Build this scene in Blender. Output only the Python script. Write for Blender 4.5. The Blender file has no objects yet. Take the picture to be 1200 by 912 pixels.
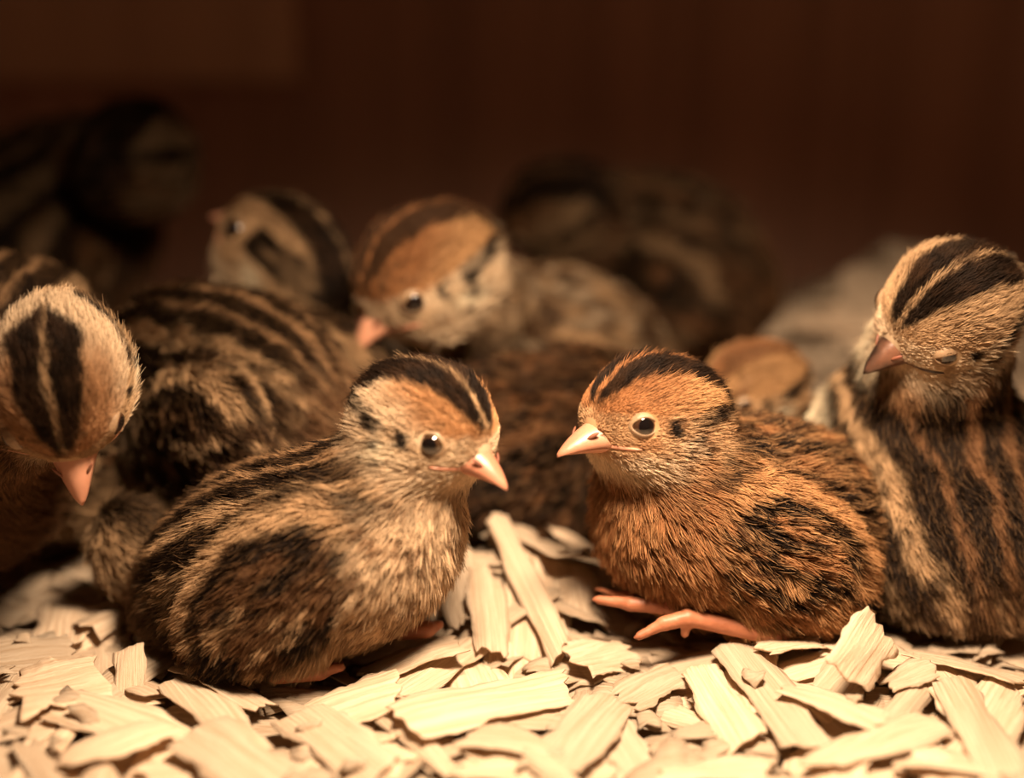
import bpy, math, random
import numpy as np
from mathutils import Matrix, Vector, kdtree

# ------------------------------------------------------------------ setup
# All lengths below are centimetres; U converts them to scene units (1 unit = 10 cm).
U = 0.1
sc = bpy.context.scene
sc.unit_settings.scale_length = 0.1
col = sc.collection
rng = np.random.default_rng(7)
random.seed(7)

# camera
CAM_Z = 15.9
PITCH = math.radians(18.0)
FPX = 2088.0
cam_d = bpy.data.cameras.new('camera')
cam = bpy.data.objects.new('camera', cam_d)
col.objects.link(cam)
cam.location = (0, 0, CAM_Z * U)
cam.rotation_euler = (math.radians(90) - PITCH, 0, 0)
cam_d.sensor_fit = 'HORIZONTAL'
cam_d.sensor_width = 36.0
cam_d.lens = 36.0 * FPX / 1200.0
cam_d.clip_start = 0.01
cam_d.dof.use_dof = True
cam_d.dof.focus_distance = 35.0 * U
cam_d.dof.aperture_fstop = 0.42
sc.camera = cam

sc.view_settings.view_transform = 'Standard'
sc.view_settings.look = 'None'
sc.view_settings.gamma = 1.0
sc.view_settings.use_curve_mapping = False
sc.view_settings.exposure = 0.0

# dim warm air of the brooder box
world = bpy.data.worlds.new('world')
sc.world = world
world.use_nodes = True
world.node_tree.nodes['Background'].inputs[0].default_value = (1.0, 0.55, 0.30, 1)
world.node_tree.nodes['Background'].inputs[1].default_value = 0.05


def add_spot(name, loc, target, power, color, size, blend, radius):
    d = bpy.data.lights.new(name, 'SPOT')
    d.energy = power
    d.color = color
    d.spot_size = math.radians(size)
    d.spot_blend = blend
    d.shadow_soft_size = radius * U
    o = bpy.data.objects.new(name, d)
    col.objects.link(o)
    o.location = Vector(loc) * U
    o.rotation_euler = (Vector(target) - Vector(loc)).to_track_quat('-Z', 'Y').to_euler()
    return o


# heat lamp hanging over the front of the box
add_spot('heat_lamp', (3.2, 24.6, 23.0), (2.8, 28.2, 0.0), 950.0, (1.0, 0.74, 0.50), 111, 1.0, 3.0)

sc.cycles.use_denoising = True
sc.cycles.max_bounces = 7
sc.cycles.diffuse_bounces = 4
sc.cycles.glossy_bounces = 2
sc.cycles.transmission_bounces = 2
sc.cycles.caustics_reflective = False
sc.cycles.caustics_refractive = False

CAMP = np.array([0.0, 0.0, CAM_Z])


def ray(px, py):
    a, b = (px - 600.0) / FPX, (456.0 - py) / FPX
    c, s = math.cos(PITCH), math.sin(PITCH)
    return np.array([a, c + b * s, -s + b * c])


def at(px, py, Y):
    r = ray(px, py)
    return CAMP + r * (Y / r[1])


def on_ground(px, py, z=0.0):
    r = ray(px, py)
    return CAMP + r * ((z - CAM_Z) / r[2])


# ------------------------------------------------------------------ tools
def tag(o, label=None, cat=None, group=None, kind=None):
    if label: o['label'] = label
    if cat: o['category'] = cat
    if group: o['group'] = group
    if kind: o['kind'] = kind
    return o


def empty(name, loc):
    o = bpy.data.objects.new(name, None)
    col.objects.link(o)
    o.location = Vector(loc) * U
    o.empty_display_size = 0.1
    return o


def mesh_obj(name, verts, faces, mat, parent=None, origin=(0, 0, 0), smooth=True, tint=None, mats=None, fmat=None):
    """verts in world cm; origin in cm."""
    me = bpy.data.meshes.new(name)
    v = (np.asarray(verts, float) - np.asarray(origin)) * U
    me.from_pydata(v.tolist(), [], [list(map(int, f)) for f in faces])
    if smooth:
        me.polygons.foreach_set('use_smooth', [True] * len(me.polygons))
    for m in (mats or [mat]):
        me.materials.append(m)
    if fmat is not None:
        me.polygons.foreach_set('material_index', list(fmat))
    if tint is not None:
        a = me.attributes.new('tint', 'FLOAT_COLOR', 'POINT')
        a.data.foreach_set('color', np.c_[tint, np.ones(len(tint))].astype(np.float32).ravel())
    me.update()
    o = bpy.data.objects.new(name, me)
    col.objects.link(o)
    if parent is not None:
        o.parent = parent
    else:
        o.location = Vector(origin) * U
    return o


def norm(v):
    v = np.asarray(v, float)
    return v / np.maximum(np.linalg.norm(v, axis=-1, keepdims=True), 1e-9)


def frame(fwd, up):
    f = norm(fwd)
    l = norm(np.cross(up, f))
    u = np.cross(f, l)
    return np.array([f, l, u])


def sstep(a, b, x):
    t = np.clip((x - a) / (b - a), 0, 1)
    return t * t * (3 - 2 * t)


def hash3(ix, iy, iz, seed):
    h = (ix * 374761393 + iy * 668265263 + iz * 2147483647 + seed * 974634777) & 0xFFFFFFFF
    h = ((h ^ (h >> 13)) * 1274126177) & 0xFFFFFFFF
    h = h ^ (h >> 16)
    h = (h * 2246822519) & 0xFFFFFFFF
    return ((h ^ (h >> 15)) & 0xFFFFFF) / float(0xFFFFFF)


def vnoise(p, seed=0):
    p = np.asarray(p, float)
    i = np.floor(p).astype(np.int64)
    f = p - i
    f = f * f * (3 - 2 * f)
    r = 0
    for dx in (0, 1):
        for dy in (0, 1):
            for dz in (0, 1):
                w = (f[:, 0] if dx else 1 - f[:, 0]) * (f[:, 1] if dy else 1 - f[:, 1]) * (f[:, 2] if dz else 1 - f[:, 2])
                r = r + w * hash3(i[:, 0] + dx, i[:, 1] + dy, i[:, 2] + dz, seed)
    return r


def fbm(p, seed=0):
    return 0.6 * vnoise(p, seed) + 0.28 * vnoise(p * 2.1 + 5.2, seed + 1) + 0.12 * vnoise(p * 4.3 + 1.7, seed + 2)


def ell(p, c, r):
    q = (p - np.asarray(c, float))
    r = np.asarray(r, float)
    k0 = np.linalg.norm(q / r, axis=1)
    k1 = np.linalg.norm(q / (r * r), axis=1)
    return k0 * (k0 - 1) / np.maximum(k1, 1e-6)


def rcone(p, a, b, ra, rb):
    a = np.asarray(a, float); b = np.asarray(b, float)
    ab = b - a
    t = np.clip(((p - a) @ ab) / (ab @ ab), 0, 1)
    return np.linalg.norm(p - a - t[:, None] * ab, axis=1) - (ra + (rb - ra) * t)


def smin(a, b, k):
    h = np.clip(0.5 + 0.5 * (b - a) / k, 0, 1)
    return b + (a - b) * h - k * h * (1 - h)


def surface_nets(f, lo, hi, h):
    lo = np.asarray(lo, float); hi = np.asarray(hi, float)
    n = np.ceil((hi - lo) / h).astype(int) + 1
    ax = [lo[k] + h * np.arange(n[k]) for k in range(3)]
    G = np.stack(np.meshgrid(*ax, indexing='ij'), -1).reshape(-1, 3)
    V = f(G).reshape(n)
    S = V < 0
    c = [S[i:n[0] - 1 + i, j:n[1] - 1 + j, k:n[2] - 1 + k] for i in (0, 1) for j in (0, 1) for k in (0, 1)]
    cnt = sum(x.astype(np.int8) for x in c)
    cells = np.argwhere((cnt > 0) & (cnt < 8))
    idx = -np.ones(n - 1, int)
    idx[tuple(cells.T)] = np.arange(len(cells))
    acc = np.zeros((len(cells), 3)); num = np.zeros(len(cells))
    for a in range(3):
        b, d = [x for x in range(3) if x != a]
        for ob in (0, 1):
            for od in (0, 1):
                c0 = cells.copy(); c0[:, b] += ob; c0[:, d] += od
                c1 = c0.copy(); c1[:, a] += 1
                v0 = V[tuple(c0.T)]; v1 = V[tuple(c1.T)]
                m = (v0 < 0) != (v1 < 0)
                t = np.where(m, v0 / np.where(m, v0 - v1, 1), 0)
                p = c0.astype(float); p[:, a] += t
                acc[m] += p[m]; num[m] += 1
    P = lo + h * acc / num[:, None]
    quads = []
    for a in range(3):
        b, d = (a + 1) % 3, (a + 2) % 3
        s0 = [slice(None)] * 3; s1 = [slice(None)] * 3
        s0[a] = slice(0, n[a] - 1); s1[a] = slice(1, n[a])
        ch = S[tuple(s0)] != S[tuple(s1)]
        e = np.argwhere(ch)
        e = e[(e[:, b] > 0) & (e[:, d] > 0) & (e[:, b] < n[b] - 1) & (e[:, d] < n[d] - 1)]
        ins = S[tuple(e.T)]
        def cid(ob, od):
            q = e.copy(); q[:, b] -= ob; q[:, d] -= od
            return idx[tuple(q.T)]
        q = np.stack([cid(1, 1), cid(0, 1), cid(0, 0), cid(1, 0)], 1)
        q[~ins] = q[~ins][:, ::-1]
        quads.append(q)
    F = np.concatenate(quads)
    F = F[(F >= 0).all(1)]
    return P, F


def grad(f, p, e=0.03):
    g = np.zeros_like(p)
    for k in range(3):
        d = np.zeros(3); d[k] = e
        g[:, k] = f(p + d) - f(p - d)
    return norm(g)


# ------------------------------------------------------------------ materials
def new_mat(name):
    m = bpy.data.materials.new(name)
    m.use_nodes = True
    return m, m.node_tree.nodes, m.node_tree.links, m.node_tree.nodes['Principled BSDF']


def mat_down():
    m, N, L, b = new_mat('chick_down')
    a = N.new('ShaderNodeAttribute'); a.attribute_name = 'tint'
    L.new(a.outputs['Color'], b.inputs['Base Color'])
    b.inputs['Roughness'].default_value = 0.5
    b.inputs['Specular IOR Level'].default_value = 0.07
    return m


def mat_skin(name, c1, c2, scale, rough, sss=0.15):
    m, N, L, b = new_mat(name)
    tc = N.new('ShaderNodeTexCoord')
    n = N.new('ShaderNodeTexNoise'); n.inputs['Scale'].default_value = scale; n.inputs['Detail'].default_value = 4
    r = N.new('ShaderNodeValToRGB')
    r.color_ramp.elements[0].color = (*c1, 1); r.color_ramp.elements[1].color = (*c2, 1)
    r.color_ramp.elements[0].position = 0.35; r.color_ramp.elements[1].position = 0.65
    L.new(tc.outputs['Object'], n.inputs['Vector'])
    L.new(n.outputs['Fac'], r.inputs['Fac'])
    L.new(r.outputs['Color'], b.inputs['Base Color'])
    bu = N.new('ShaderNodeBump'); bu.inputs['Strength'].default_value = 0.25; bu.inputs['Distance'].default_value = 0.004
    n2 = N.new('ShaderNodeTexNoise'); n2.inputs['Scale'].default_value = scale * 6
    L.new(tc.outputs['Object'], n2.inputs['Vector'])
    L.new(n2.outputs['Fac'], bu.inputs['Height']); L.new(bu.outputs['Normal'], b.inputs['Normal'])
    b.inputs['Roughness'].default_value = rough
    b.inputs['Subsurface Weight'].default_value = sss
    b.inputs['Subsurface Radius'].default_value = (0.03, 0.012, 0.006)
    return m


def mat_plain(name, c, rough, spec=0.5, coat=0.0):
    m, N, L, b = new_mat(name)
    tc = N.new('ShaderNodeTexCoord')
    n = N.new('ShaderNodeTexNoise'); n.inputs['Scale'].default_value = 60
    mx = N.new('ShaderNodeMixRGB'); mx.blend_type = 'MULTIPLY'; mx.inputs['Fac'].default_value = 0.4
    mx.inputs['Color1'].default_value = (*c, 1)
    L.new(tc.outputs['Object'], n.inputs['Vector']); L.new(n.outputs['Color'], mx.inputs['Color2'])
    L.new(mx.outputs['Color'], b.inputs['Base Color'])
    b.inputs['Roughness'].default_value = rough
    b.inputs['Specular IOR Level'].default_value = spec
    b.inputs['Coat Weight'].default_value = coat
    b.inputs['Coat Roughness'].default_value = 0.03
    return m


def mat_shaving(name, c1, c2):
    """pale wood: long grain along local X, per-object hue shift"""
    m, N, L, b = new_mat(name)
    tc = N.new('ShaderNodeTexCoord')
    oi = N.new('ShaderNodeObjectInfo')
    mp = N.new('ShaderNodeMapping'); mp.inputs['Scale'].default_value = (10.0, 170.0, 60.0)
    ad = N.new('ShaderNodeVectorMath'); ad.operation = 'ADD'
    L.new(tc.outputs['Object'], ad.inputs[0]); L.new(oi.outputs['Random'], ad.inputs[1])
    L.new(ad.outputs['Vector'], mp.inputs['Vector'])
    n = N.new('ShaderNodeTexNoise'); n.inputs['Scale'].default_value = 1.0; n.inputs['Detail'].default_value = 5
    n.inputs['Roughness'].default_value = 0.65
    L.new(mp.outputs['Vector'], n.inputs['Vector'])
    r = N.new('ShaderNodeValToRGB')
    r.color_ramp.elements[0].position = 0.3; r.color_ramp.elements[1].position = 0.62
    r.color_ramp.elements[0].color = (*c1, 1); r.color_ramp.elements[1].color = (*c2, 1)
    L.new(n.outputs['Fac'], r.inputs['Fac'])
    hs = N.new('ShaderNodeHueSaturation')
    mr = N.new('ShaderNodeMapRange'); mr.inputs['To Min'].default_value = 0.72; mr.inputs['To Max'].default_value = 1.12
    L.new(oi.outputs['Random'], mr.inputs['Value']); L.new(mr.outputs['Result'], hs.inputs['Value'])
    L.new(r.outputs['Color'], hs.inputs['Color'])
    L.new(hs.outputs['Color'], b.inputs['Base Color'])
    bu = N.new('ShaderNodeBump'); bu.inputs['Strength'].default_value = 0.8; bu.inputs['Distance'].default_value = 0.008
    L.new(n.outputs['Fac'], bu.inputs['Height']); L.new(bu.outputs['Normal'], b.inputs['Normal'])
    b.inputs['Roughness'].default_value = 0.75
    b.inputs['Specular IOR Level'].default_value = 0.25
    # thin wood lets a little warm light through
    tr = N.new('ShaderNodeBsdfTranslucent'); L.new(hs.outputs['Color'], tr.inputs['Color'])
    ms = N.new('ShaderNodeMixShader'); ms.inputs['Fac'].default_value = 0.32
    L.new(b.outputs['BSDF'], ms.inputs[1]); L.new(tr.outputs['BSDF'], ms.inputs[2])
    L.new(ms.outputs['Shader'], N['Material Output'].inputs['Surface'])
    return m


def mat_wood(name, c1, c2, sx, rough=0.6):
    m, N, L, b = new_mat(name)
    tc = N.new('ShaderNodeTexCoord')
    mp = N.new('ShaderNodeMapping'); mp.inputs['Scale'].default_value = (sx, sx, 0.35)
    L.new(tc.outputs['Object'], mp.inputs['Vector'])
    n = N.new('ShaderNodeTexNoise'); n.inputs['Scale'].default_value = 1.0; n.inputs['Detail'].default_value = 6
    n.inputs['Distortion'].default_value = 0.6
    L.new(mp.outputs['Vector'], n.inputs['Vector'])
    r = N.new('ShaderNodeValToRGB')
    r.color_ramp.elements[0].position = 0.3; r.color_ramp.elements[1].position = 0.7
    r.color_ramp.elements[0].color = (*c1, 1); r.color_ramp.elements[1].color = (*c2, 1)
    L.new(n.outputs['Fac'], r.inputs['Fac']); L.new(r.outputs['Color'], b.inputs['Base Color'])
    b.inputs['Roughness'].default_value = rough
    return m


M_DOWN = mat_down()
M_BEAK = mat_skin('beak_horn', (0.42, 0.175, 0.105), (0.55, 0.27, 0.17), 6, 0.38)
M_BEAK_DARK = mat_skin('dark_beak_horn', (0.025, 0.014, 0.010), (0.30, 0.13, 0.075), 9.0, 0.3)
M_FOOT = mat_skin('foot_skin', (0.34, 0.118, 0.058), (0.45, 0.175, 0.09), 14, 0.5)
M_LID = mat_skin('eyelid_skin', (0.21, 0.13, 0.072), (0.31, 0.20, 0.115), 30, 0.5)
M_IRIS = mat_plain('iris', (0.06, 0.028, 0.014), 0.12, 0.6, 1.0)
M_PUPIL = mat_plain('pupil', (0.006, 0.004, 0.004), 0.05, 0.6, 1.0)
M_NOSTRIL = mat_plain('nostril', (0.25, 0.09, 0.05), 0.6)
M_SHAV = mat_shaving('pine_shaving', (0.60, 0.42, 0.27), (0.85, 0.69, 0.52))
M_WALL = mat_wood('dark_wood_panel', (0.46, 0.25, 0.17), (0.70, 0.385, 0.26), 7.0)
M_LIT_PATCH = mat_wood('lit_wall_patch_wood', (0.74, 0.45, 0.29), (0.90, 0.58, 0.38), 6.0)  # wall wood in a paler tone, lamplight put into the colour
M_FLOOR = mat_wood('box_floor_wood', (0.25, 0.14, 0.07), (0.38, 0.22, 0.12), 4.0)

# ------------------------------------------------------------------ the box
BOX_X0, BOX_X1, BOX_Y0, BOX_Y1, FLOOR_Z, BOX_H = -26.0, 26.0, 12.0, 64.0, -1.6, 24.0


def box(name, lo, hi, mat, kind='structure', label=None, cat=None, bevel=0.15):
    lo = np.array(lo, float); hi = np.array(hi, float); c = (lo + hi) / 2
    v = [[(lo, hi)[i][0], (lo, hi)[j][1], (lo, hi)[k][2]] for i in (0, 1) for j in (0, 1) for k in (0, 1)]
    f = [[0, 1, 3, 2], [4, 6, 7, 5], [0, 4, 5, 1], [2, 3, 7, 6], [0, 2, 6, 4], [1, 5, 7, 3]]
    o = mesh_obj(name, v, f, mat, origin=c, smooth=False)
    if bevel:
        md = o.modifiers.new('bevel', 'BEVEL'); md.width = bevel * U; md.segments = 2
    tag(o, label, cat, None, kind)
    return o


box('floor', (BOX_X0 - 1.2, BOX_Y0, FLOOR_Z - 1), (BOX_X1 + 1.2, BOX_Y1 + 1.2, FLOOR_Z), M_FLOOR, label='wooden floor of the brooder box under the shavings', cat='floor')
box('wall_back', (BOX_X0 - 1.2, BOX_Y1, FLOOR_Z), (BOX_X1 + 1.2, BOX_Y1 + 1.2, BOX_H), M_WALL, label='dark reddish wooden back wall of the box', cat='wall')
box('wall_left', (BOX_X0 - 1.2, BOX_Y0, FLOOR_Z), (BOX_X0, BOX_Y1, BOX_H), M_WALL, label='dark wooden left wall of the box', cat='wall')
box('wall_right', (BOX_X1, BOX_Y0, FLOOR_Z), (BOX_X1 + 1.2, BOX_Y1, BOX_H), M_WALL, label='dark wooden right wall of the box', cat='wall')
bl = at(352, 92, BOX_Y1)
box('lit_patch_1', (BOX_X0 + 0.02, BOX_Y1 - 0.8, bl[2]), (bl[0], BOX_Y1 - 0.01, BOX_H), M_LIT_PATCH, label='lit patch high on the back wall, built as an added lighter brown slab', cat='lit wall patch')  # added slab: its paler colour imitates light falling on the back wall

# ------------------------------------------------------------------ chicks
BLACK = np.array([0.014, 0.008, 0.005])
DARK = np.array([0.045, 0.022, 0.011])
BROWN = np.array([0.14, 0.066, 0.030])
RUST = np.array([0.36, 0.155, 0.062])
GOLD = np.array([0.50, 0.275, 0.125])
BUFF = np.array([0.42, 0.265, 0.145])
CREAM = np.array([0.66, 0.49, 0.325])
PALE = np.array([0.82, 0.70, 0.50])

PAL = dict(
    crown=BLACK, crown_line=BUFF, brow_front=RUST * 0.5 + GOLD * 0.5, brow_back=CREAM, cheek=CREAM, ear=PALE,
    throat=CREAM, malar=BUFF, eyeline=BLACK, nape=DARK, neck=BUFF, fleck=BROWN, breast=CREAM * 0.5 + BUFF * 0.5,
    dark=BLACK, stripe=BUFF, thin=BUFF * 0.7 + RUST * 0.3, side=BUFF, sidedark=BLACK * 1.6, rump=BROWN, belly=BUFF * 0.85,
    wing=BROWN * 0.65, wing_dark=BLACK, wing_edge=BUFF, stripe_mix=1.0, fleck_amt=0.5, spots=1.0, brow_fleck=0.5, cov=0.41, brow_z=1.5, es=1.0, md=0.02, cw=1.0, cap_end=-9.0, es_z=0.0)


def mixc(c, new, w):
    return c + (np.asarray(new) - c) * w[:, None]


def band(x, a, b, s):
    return sstep(a - s, a + s, x) * (1 - sstep(b - s, b + s, x))


class Chick:
    def __init__(s, spec):
        s.spec = spec
        s.Hc = np.array(spec['head'][0], float)
        s.HF = frame(*spec['head'][1:3])
        s.hs = spec.get('head_scale', 1.0)
        s.Bc = np.array(spec['body'][0], float)
        s.BF = frame(*spec['body'][1:3])
        s.dim = np.array(spec['body'][3], float)
        s.pal = dict(PAL); s.pal.update(spec.get('pal', {}))
        s.seed = spec['seed']
        s.wing_tilt = math.radians(spec.get('wing_tilt', 18))
        s.ground = spec.get('ground', -0.1)

    def toH(s, p): return (p - s.Hc) @ s.HF.T / s.hs
    def toB(s, p): return (p - s.Bc) @ s.BF.T
    def fromH(s, q): return s.Hc + (np.asarray(q, float) * s.hs) @ s.HF
    def fromB(s, q): return s.Bc + np.asarray(q, float) @ s.BF

    def wing_local(s, b, side):
        L, W, H = s.dim
        off = s.spec.get('wing_off', (-0.02, 0.80, 0.05))
        q = b - np.array([off[0] * L, side * off[1] * W, off[2] * H])
        t = s.wing_tilt
        c, sn = math.cos(t), math.sin(t)
        q = np.stack([c * q[:, 0] + sn * q[:, 2], q[:, 1], -sn * q[:, 0] + c * q[:, 2]], 1)
        # follow the flank: yaw towards the tail
        y = -side * 0.22
        c, sn = math.cos(y), math.sin(y)
        return np.stack([c * q[:, 0] + sn * q[:, 1], -sn * q[:, 0] + c * q[:, 1], q[:, 2]], 1)

    def parts(s, p):
        L, W, H = s.dim
        b = s.toB(p); h = s.toH(p)
        wr = s.spec.get('wing_r', (0.66, 0.34, 0.52))
        d = ell(b, (0, 0, 0), (L, W, H))
        d = smin(d, ell(b, (0.42 * L, 0, -0.08 * H), (0.62 * L, 0.86 * W, 0.88 * H)), 0.5)
        d = smin(d, ell(b, (-0.66 * L, 0, -0.16 * H), (0.48 * L, 0.66 * W, 0.62 * H)), 0.5)
        for sd in (-1, 1):
            d = smin(d, ell(b, (-0.02 * L, sd * 0.58 * W, -0.55 * H), (0.44 * L, 0.42 * W, 0.48 * H)), 0.3)
        na = s.spec.get('neck_at', (0.58, 0, 0.30))
        nr = s.spec.get('neck_r', (1.45, 1.0))
        nb = s.fromB(np.array(na) * s.dim)
        hb = s.fromH((-0.25, 0, -0.15))
        dn = rcone(p, nb, hb, nr[0], nr[1] * s.hs)
        d = smin(d, dn, 0.8)
        for c, r in s.spec.get('extra', []):
            d = smin(d, ell(p, c, r), 0.15)
        dw = np.full(len(p), 9.0)
        for sd in (-1, 1):
            q = s.wing_local(b, sd)
            dw = np.minimum(dw, ell(q, (0, 0, 0), (wr[0] * L, wr[1] * W, wr[2] * H)))
        dh = ell(h, (-0.12, 0, 0.03), (1.18, 1.0, 0.92))
        dh = smin(dh, rcone(h, (0.12, 0, -0.04), (0.84, 0, -0.19), 0.80, 0.26), 0.22)
        dh = smin(dh, ell(h, (-0.72, 0, -0.05), (0.85, 0.82, 0.82)), 0.3)
        for sd in (-1, 1):
            dh = smin(dh, ell(h, (0.06, sd * 0.40, -0.36), (0.72, 0.50, 0.54)), 0.25)
        return d, dw, dh * s.hs, dn

    def sdf(s, p):
        d, dw, dh, dn = s.parts(p)
        d = smin(d, dw, 0.16)
        d = smin(d, dh, 0.38)
        return np.maximum(d, s.ground - p[:, 2])

    # --------------------------------------------------------------- plumage pattern
    def colour(s, p):
        P = s.pal; sd = s.seed * 17
        L, W, H = s.dim
        d, dw, dh, dn = s.parts(p)
        h = s.toH(p); b = s.toB(p)
        n1 = fbm(p * 1.6, sd); n2 = fbm(p * 4.0, sd + 5); n3 = vnoise(p * 9.0, sd + 9)
        wv = np.stack([fbm(p * 2.2, sd + 20 + k) - 0.5 for k in range(3)], 1)
        # ---- trunk
        bb = b + wv * s.spec.get('warp', 0.38)
        th = np.degrees(np.arctan2(np.abs(bb[:, 1]) / W, bb[:, 2] / H))
        c = np.tile(P['side'], (len(p), 1))
        c = mixc(c, P['sidedark'], sstep(P['cov'] - 0.05, P['cov'] + 0.05, n2 * 0.6 + n1 * 0.4) * 0.9)
        k = P['stripe_mix']
        st = np.tile(P['dark'], (len(p), 1))
        st = mixc(st, P['thin'], band(th, -9, 3.5, 1.5) * 0.8)
        st = mixc(st, P['thin'], band(th, 17, 22, 2.0) * (0.4 + 0.6 * n2))
        brk = 0.25 + 0.75 * sstep(0.36, 0.50, n2)
        st = mixc(st, P['stripe'], band(th, 36, 48, 2.5) * brk)
        st = mixc(st, P['side'], band(th, 66, 80, 4.0) * sstep(0.42, 0.62, n2) * 0.8)
        motl = mixc(mixc(np.tile(P['dark'], (len(p), 1)), P['rump'], sstep(0.4, 0.6, n1 - P['md'])), P['stripe'], sstep(0.52, 0.64, n2 - P['md']))
        stm = mixc(motl, st, np.full(len(p), k))
        up = 1 - sstep(62, 92, th + 20 * (n1 - 0.5))
        c = mixc(c, stm, up)
        rump = sstep(-0.55, -0.95, b[:, 0] / L)
        c = mixc(c, mixc(motl, P['rump'], np.full(len(p), 0.5)), rump * 0.7)
        belly = sstep(-0.40, -0.75, bb[:, 2] / H) * sstep(85, 110, th)
        c = mixc(c, P['belly'], belly * 0.9)
        # ---- breast
        br = sstep(0.55, 0.80, bb[:, 0] / L + 0.15 * (np.abs(th) > 90)) * sstep(48, 75, th)
        bc = mixc(np.tile(P['breast'], (len(p), 1)), P['fleck'], sstep(0.52, 0.62, n2 * 0.5 + n3 * 0.5) * P['fleck_amt'])
        c = mixc(c, bc, br)
        # ---- neck
        ax = norm(s.Hc - s.Bc)
        back = -s.BF[0] * 0.6 + s.BF[2] * 0.8
        rel = p - (s.Hc * 0.55 + s.Bc * 0.45)
        fb = (rel - (rel @ ax)[:, None] * ax) @ norm(back - (back @ ax) * ax)
        wn = sstep(0.35, -0.25, dn - np.minimum(d + 0.25, 9)) * 0 + sstep(0.35, -0.05, dn)
        nc = mixc(np.tile(P['neck'], (len(p), 1)), P['fleck'], sstep(0.48, 0.6, n2 * 0.6 + n3 * 0.4) * (0.3 + 0.5 * P['fleck_amt']))
        nc = mixc(nc, bc, sstep(0.1, -0.9, fb))
        nc = mixc(nc, P['nape'], sstep(0.35, 0.85, fb + 0.5 * (n1 - 0.5)) * 0.9)
        c = mixc(c, nc, wn * sstep(0.35, 0.65, (rel @ ax) / np.linalg.norm(s.Hc - s.Bc) + 0.25))
        # ---- wing
        wr = np.array(s.spec.get('wing_r', (0.66, 0.34, 0.52))) * s.dim
        side = np.where(b[:, 1] > 0, 1, -1)
        q = np.where((side > 0)[:, None], s.wing_local(b, 1), s.wing_local(b, -1))
        qq = q / wr + wv * 0.22
        rho = np.hypot(qq[:, 0], qq[:, 2])
        ww = sstep(0.10, -0.06, dw - d) * sstep(0.5, 0.0, dw)
        wc = mixc(np.tile(P['wing'], (len(p), 1)), P['wing_dark'], sstep(0.42, 0.54, fbm(q * np.array([1.3, 2, 3.2]), sd + 40)))
        wc = mixc(wc, P['wing_edge'], sstep(0.60, 0.70, fbm(q * np.array([1.6, 2, 4.0]), sd + 50)) * 0.9)
        wc = mixc(wc, P['wing_dark'], band(rho, 0.52, 0.72, 0.06) * sstep(-0.1, 0.3, qq[:, 2] + 0.35 * qq[:, 0]))
        wc = mixc(wc, P['wing_edge'], band(rho, 0.76, 0.96, 0.05) * sstep(-0.1, 0.25, qq[:, 2] + 0.35 * qq[:, 0]))
        wc = mixc(wc, P['wing_dark'], band(rho, 1.0, 1.2, 0.05) * sstep(-0.1, 0.3, qq[:, 2] + 0.5 * qq[:, 0]))
        c = mixc(c, wc, ww)
        # ---- head
        hw = np.stack([fbm(p * 3.5, sd + 60 + k2) - 0.5 for k2 in range(3)], 1)
        g = h + hw * 0.16
        ay = np.abs(g[:, 1])
        x, z = g[:, 0], g[:, 2]
        hc = np.tile(P['cheek'], (len(p), 1))
        hc = mixc(hc, P['malar'], sstep(0.45, 0.62, n2) * 0.55)
        hc = mixc(hc, P['throat'], sstep(-0.35, -0.6, z) * sstep(-0.2, 0.3, x))
        # supercilium
        brow = sstep(0.12, 0.24, z) 
        bcx = mixc(np.tile(P['brow_back'], (len(p), 1)), P['brow_front'], sstep(-0.65, 0.60, x + P['brow_z'] * (z - 0.50) + 0.5 * (n2 - 0.5)))
        bcx = mixc(bcx, P['fleck'], sstep(0.55, 0.66, n3 * 0.6 + n2 * 0.4) * P['brow_fleck'] * sstep(0.0, 0.6, x))
        hc = mixc(hc, bcx, brow * sstep(-0.2, 0.1, z))
        # lores keep the face colour close to the beak
        hc = mixc(hc, P['cheek'], sstep(0.75, 1.0, x) * sstep(0.30, 0.05, z) * 0.8)
        # crown cap with thin centre line
        cw = np.interp(x, [-1.5, -0.6, 0.2, 0.75, 1.0], [0.74, 0.72, 0.60, 0.38, 0.16])
        topz = sstep(0.20, 0.40, z + 0.6 * sstep(0.1, -1.0, x))
        cw = cw * P['cw'] * sstep(P['cap_end'] - 0.35, P['cap_end'] + 0.25, x)
        cap = (1 - sstep(cw - 0.05, cw + 0.05, ay)) * topz * sstep(1.22, 1.0, x)
        hc = mixc(hc, P['crown'], cap)
        hc = mixc(hc, P['crown_line'], cap * (1 - sstep(0.035, 0.085, ay)) * (0.35 + 0.65 * sstep(0.35, 0.55, n3)))
        hc = mixc(hc, DARK * 1.6, cap * sstep(0.45, 0.6, n2) * 0.35)
        # eye stripe, broken into spots
        es = band(z - P['es_z'] + 0.12 * (x - 0.3), -0.06 - 0.08 * P['es'], 0.04 + 0.08 * P['es'], 0.03) * sstep(0.30, 0.20, x) * sstep(0.3, 0.55, np.abs(h[:, 1]))
        es = es * np.clip(1 - 0.95 * band(x, -0.12, 0.10, 0.03) * P['spots'], 0, 1) * (0.55 + 0.45 * sstep(0.35, 0.5, n2))
        hc = mixc(hc, P['eyeline'], es)
        # pale ear patch with black dots
        ear = np.exp(-(((x + 0.10) / 0.20) ** 2 + ((z + 0.30) / 0.16) ** 2))
        hc = mixc(hc, P['ear'], np.clip(ear * 1.2, 0, 1) * 0.9)
        for (ex, ez, er) in ((-0.16, -0.22, 0.085), (0.02, -0.46, 0.06), (-0.38, -0.42, 0.07)):
            dd = np.hypot(x - ex, z - ez)
            hc = mixc(hc, P['eyeline'], (1 - sstep(er * 0.7, er * 1.3, dd)) * P['spots'])
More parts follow.
